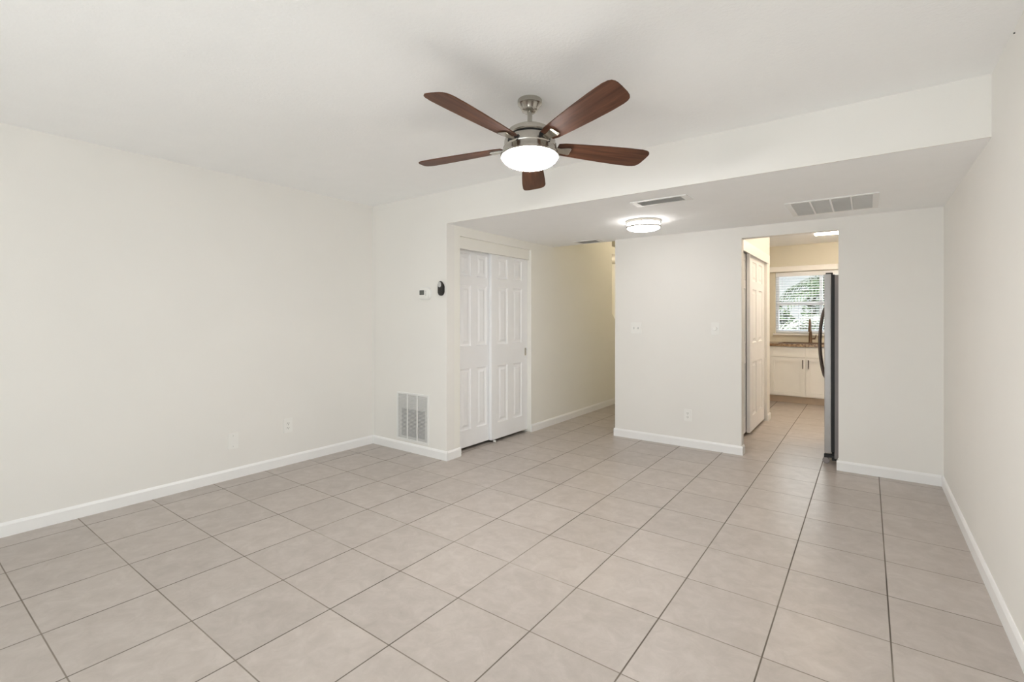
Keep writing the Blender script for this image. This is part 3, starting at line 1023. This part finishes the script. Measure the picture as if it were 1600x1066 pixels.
while zz < WZ1 - 0.085:
    c_, s_ = math.cos(math.radians(13)) * 0.021, math.sin(math.radians(13)) * 0.021
    mb.prism([(YKB + 0.018 - c_, zz - s_), (YKB + 0.018 + c_, zz + s_), (YKB + 0.018 + c_, zz + s_ + 0.0025), (YKB + 0.018 - c_, zz - s_ + 0.0025)], bx0 + 0.006, bx1 - 0.006, axis=0)
    zz += 0.040
mb.build('slats', M['blind'], bl)
MB().box(bx0 + 0.004, bx1 - 0.004, YKB - 0.008, YKB + 0.038, WZ0 + 0.012, WZ0 + 0.036, bevel=0.004).build('bottom_rail', M['blind'], bl)
for x_ in (bx0 + 0.09, WM - 0.12, WM + 0.10, bx1 - 0.09):
    mb = MB()
    for y_ in (YKB - 0.004, YKB + 0.040):
        mb.tube([(x_, y_, WZ0 + 0.034), (x_, y_, WZ1 - 0.07)], 0.0013, 6)
    mb.build('ladder_cord', M['blind'], bl)
MB().tube([(bx0 + 0.05, YKB - 0.022, WZ1 - 0.06), (bx0 + 0.052, YKB - 0.024, 1.42)], 0.004, 8).build('tilt_wand', M['blind'], bl, True)

# linear light on the kitchen ceiling
def light_bar(lx0, lx1, ly, label):
    lt = thing('kitchen_light_bar', ((lx0 + lx1) / 2, ly, HK), label, 'ceiling light', 'kitchen light bars')
    MB().box(lx0, lx1, ly - 0.05, ly + 0.05, HK - 0.016, HK, bevel=0.002).build('housing', M['vent_white'], lt)
    MB().box(lx0 + 0.006, lx1 - 0.006, ly - 0.044, ly + 0.044, HK - 0.050, HK - 0.0165, bevel=0.008).build('diffuser', M['tube'], lt)


light_bar(0.135, 1.10, 6.13, 'lit linear light bar on the kitchen ceiling')
light_bar(0.20, 1.10, 4.55, 'second kitchen light bar hidden behind the wall over the refrigerator')

# ------------------------------------------------------------------ outside the kitchen window
struct(MB().box(-14, 14, YKB + T, 30, -0.30, -0.15), 'ground', M['lawn'], 'lawn outside the kitchen window', 'ground')


def frond(mb, base, az_, reach, rise, droop, leaflets=17, lw=0.028, ll=0.34):
    d_ = Vector((math.cos(az_), math.sin(az_), 0))
    s_ = Vector((-d_.y, d_.x, 0))
    P = [Vector(base) + d_ * (reach * t) + Z * (rise * t - droop * t * t) for t in [i / 12 for i in range(13)]]
    mb.tube(P, [0.014 * (1 - 0.8 * i / 12) for i in range(13)], 6)
    for i in range(leaflets):
        t = 0.18 + 0.8 * i / (leaflets - 1)
        k = min(int(t * 12), 11)
        p = P[k].lerp(P[k + 1], t * 12 - k)
        tg = (P[k + 1] - P[k]).normalized()
        L_ = ll * (0.55 + 0.9 * t * (1.15 - t) * 1.6)
        for sg in (-1, 1):
            dr = (s_ * sg * 0.8 + tg * 0.75 - Z * 0.28).normalized()
            wv = tg.cross(dr).cross(dr).normalized() * lw / 2
            q = p + dr * L_ * 0.5 - Z * 0.02
            e_ = p + dr * L_ - Z * 0.09
            thick = tg.cross(dr).normalized() * 0.0015
            for off_ in (thick, -thick):
                mb.bm.faces.new([mb.v(p + off_), mb.v(q - wv + off_), mb.v(e_ + off_), mb.v(q + wv + off_)])


def palm(x, y, z0, hgt, n, material, label, seed, reach=1.1):
    rnd = random.Random(seed)
    r = thing('palm_plant', (x, y, z0), label, 'palm', 'garden palms')
    MB().tube([(x, y, z0), (x + 0.03, y, z0 + hgt * 0.5), (x, y, z0 + hgt)], [0.10, 0.075, 0.06], 12).build('trunk', M['bark'], r, True)
    for i in range(n):
        mb = MB()
        a = 2 * PI * i / n + rnd.uniform(-0.2, 0.2)
        frond(mb, (x, y, z0 + hgt - 0.03), a, reach * rnd.uniform(0.8, 1.1), rnd.uniform(0.25, 1.15), rnd.uniform(0.4, 1.0))
        mb.build('frond', material, r)
    return r


palm(-0.72, 9.0, -0.15, 1.05, 15, M['leaf_pale'], 'pale palm with arching fronds just outside the kitchen window', 3, 1.1)
palm(0.42, 10.4, -0.15, 1.9, 14, M['leaf'], 'darker green palm standing behind the pale one', 5, 1.3)


def shrub(x, y, z0, rx, ry, rz, n, material, label, seed):
    rnd = random.Random(seed)
    r = thing('garden_shrub', (x, y, z0), label, 'shrub')
    MB().tube([(x, y, z0), (x, y, z0 + rz)], [0.06, 0.03], 8).build('stem', M['bark'], r)
    mb = MB()
    for _ in range(n):
        a, c = rnd.uniform(0, 2 * PI), rnd.uniform(-0.9, 1)
        q = math.sqrt(max(0, 1 - c * c)) * rnd.uniform(0.6, 1)
        p = Vector((x + rx * q * math.cos(a), y + ry * q * math.sin(a), z0 + rz * (1 + c)))
        d_ = Vector((rnd.uniform(-1, 1), rnd.uniform(-1, 1), rnd.uniform(-0.4, 1))).normalized()
        s_ = d_.cross(Vector((rnd.uniform(-1, 1), rnd.uniform(-1, 1), rnd.uniform(-1, 1)))).normalized()
        l_, w_ = rnd.uniform(0.10, 0.20), rnd.uniform(0.03, 0.06)
        mb.bm.faces.new([mb.v(p), mb.v(p + d_ * l_ * 0.5 + s_ * w_), mb.v(p + d_ * l_), mb.v(p + d_ * l_ * 0.5 - s_ * w_)])
    mb.build('foliage', material, r)
    return r


shrub(0.30, 13.2, -0.15, 0.95, 0.5, 1.55, 2600, M['leaf'], 'tall dense green shrub beyond the right part of the kitchen window', 11)
shrub(-1.75, 13.4, -0.15, 1.0, 0.5, 0.95, 2200, M['leaf'], 'low dark green shrub beyond the left part of the kitchen window', 12)
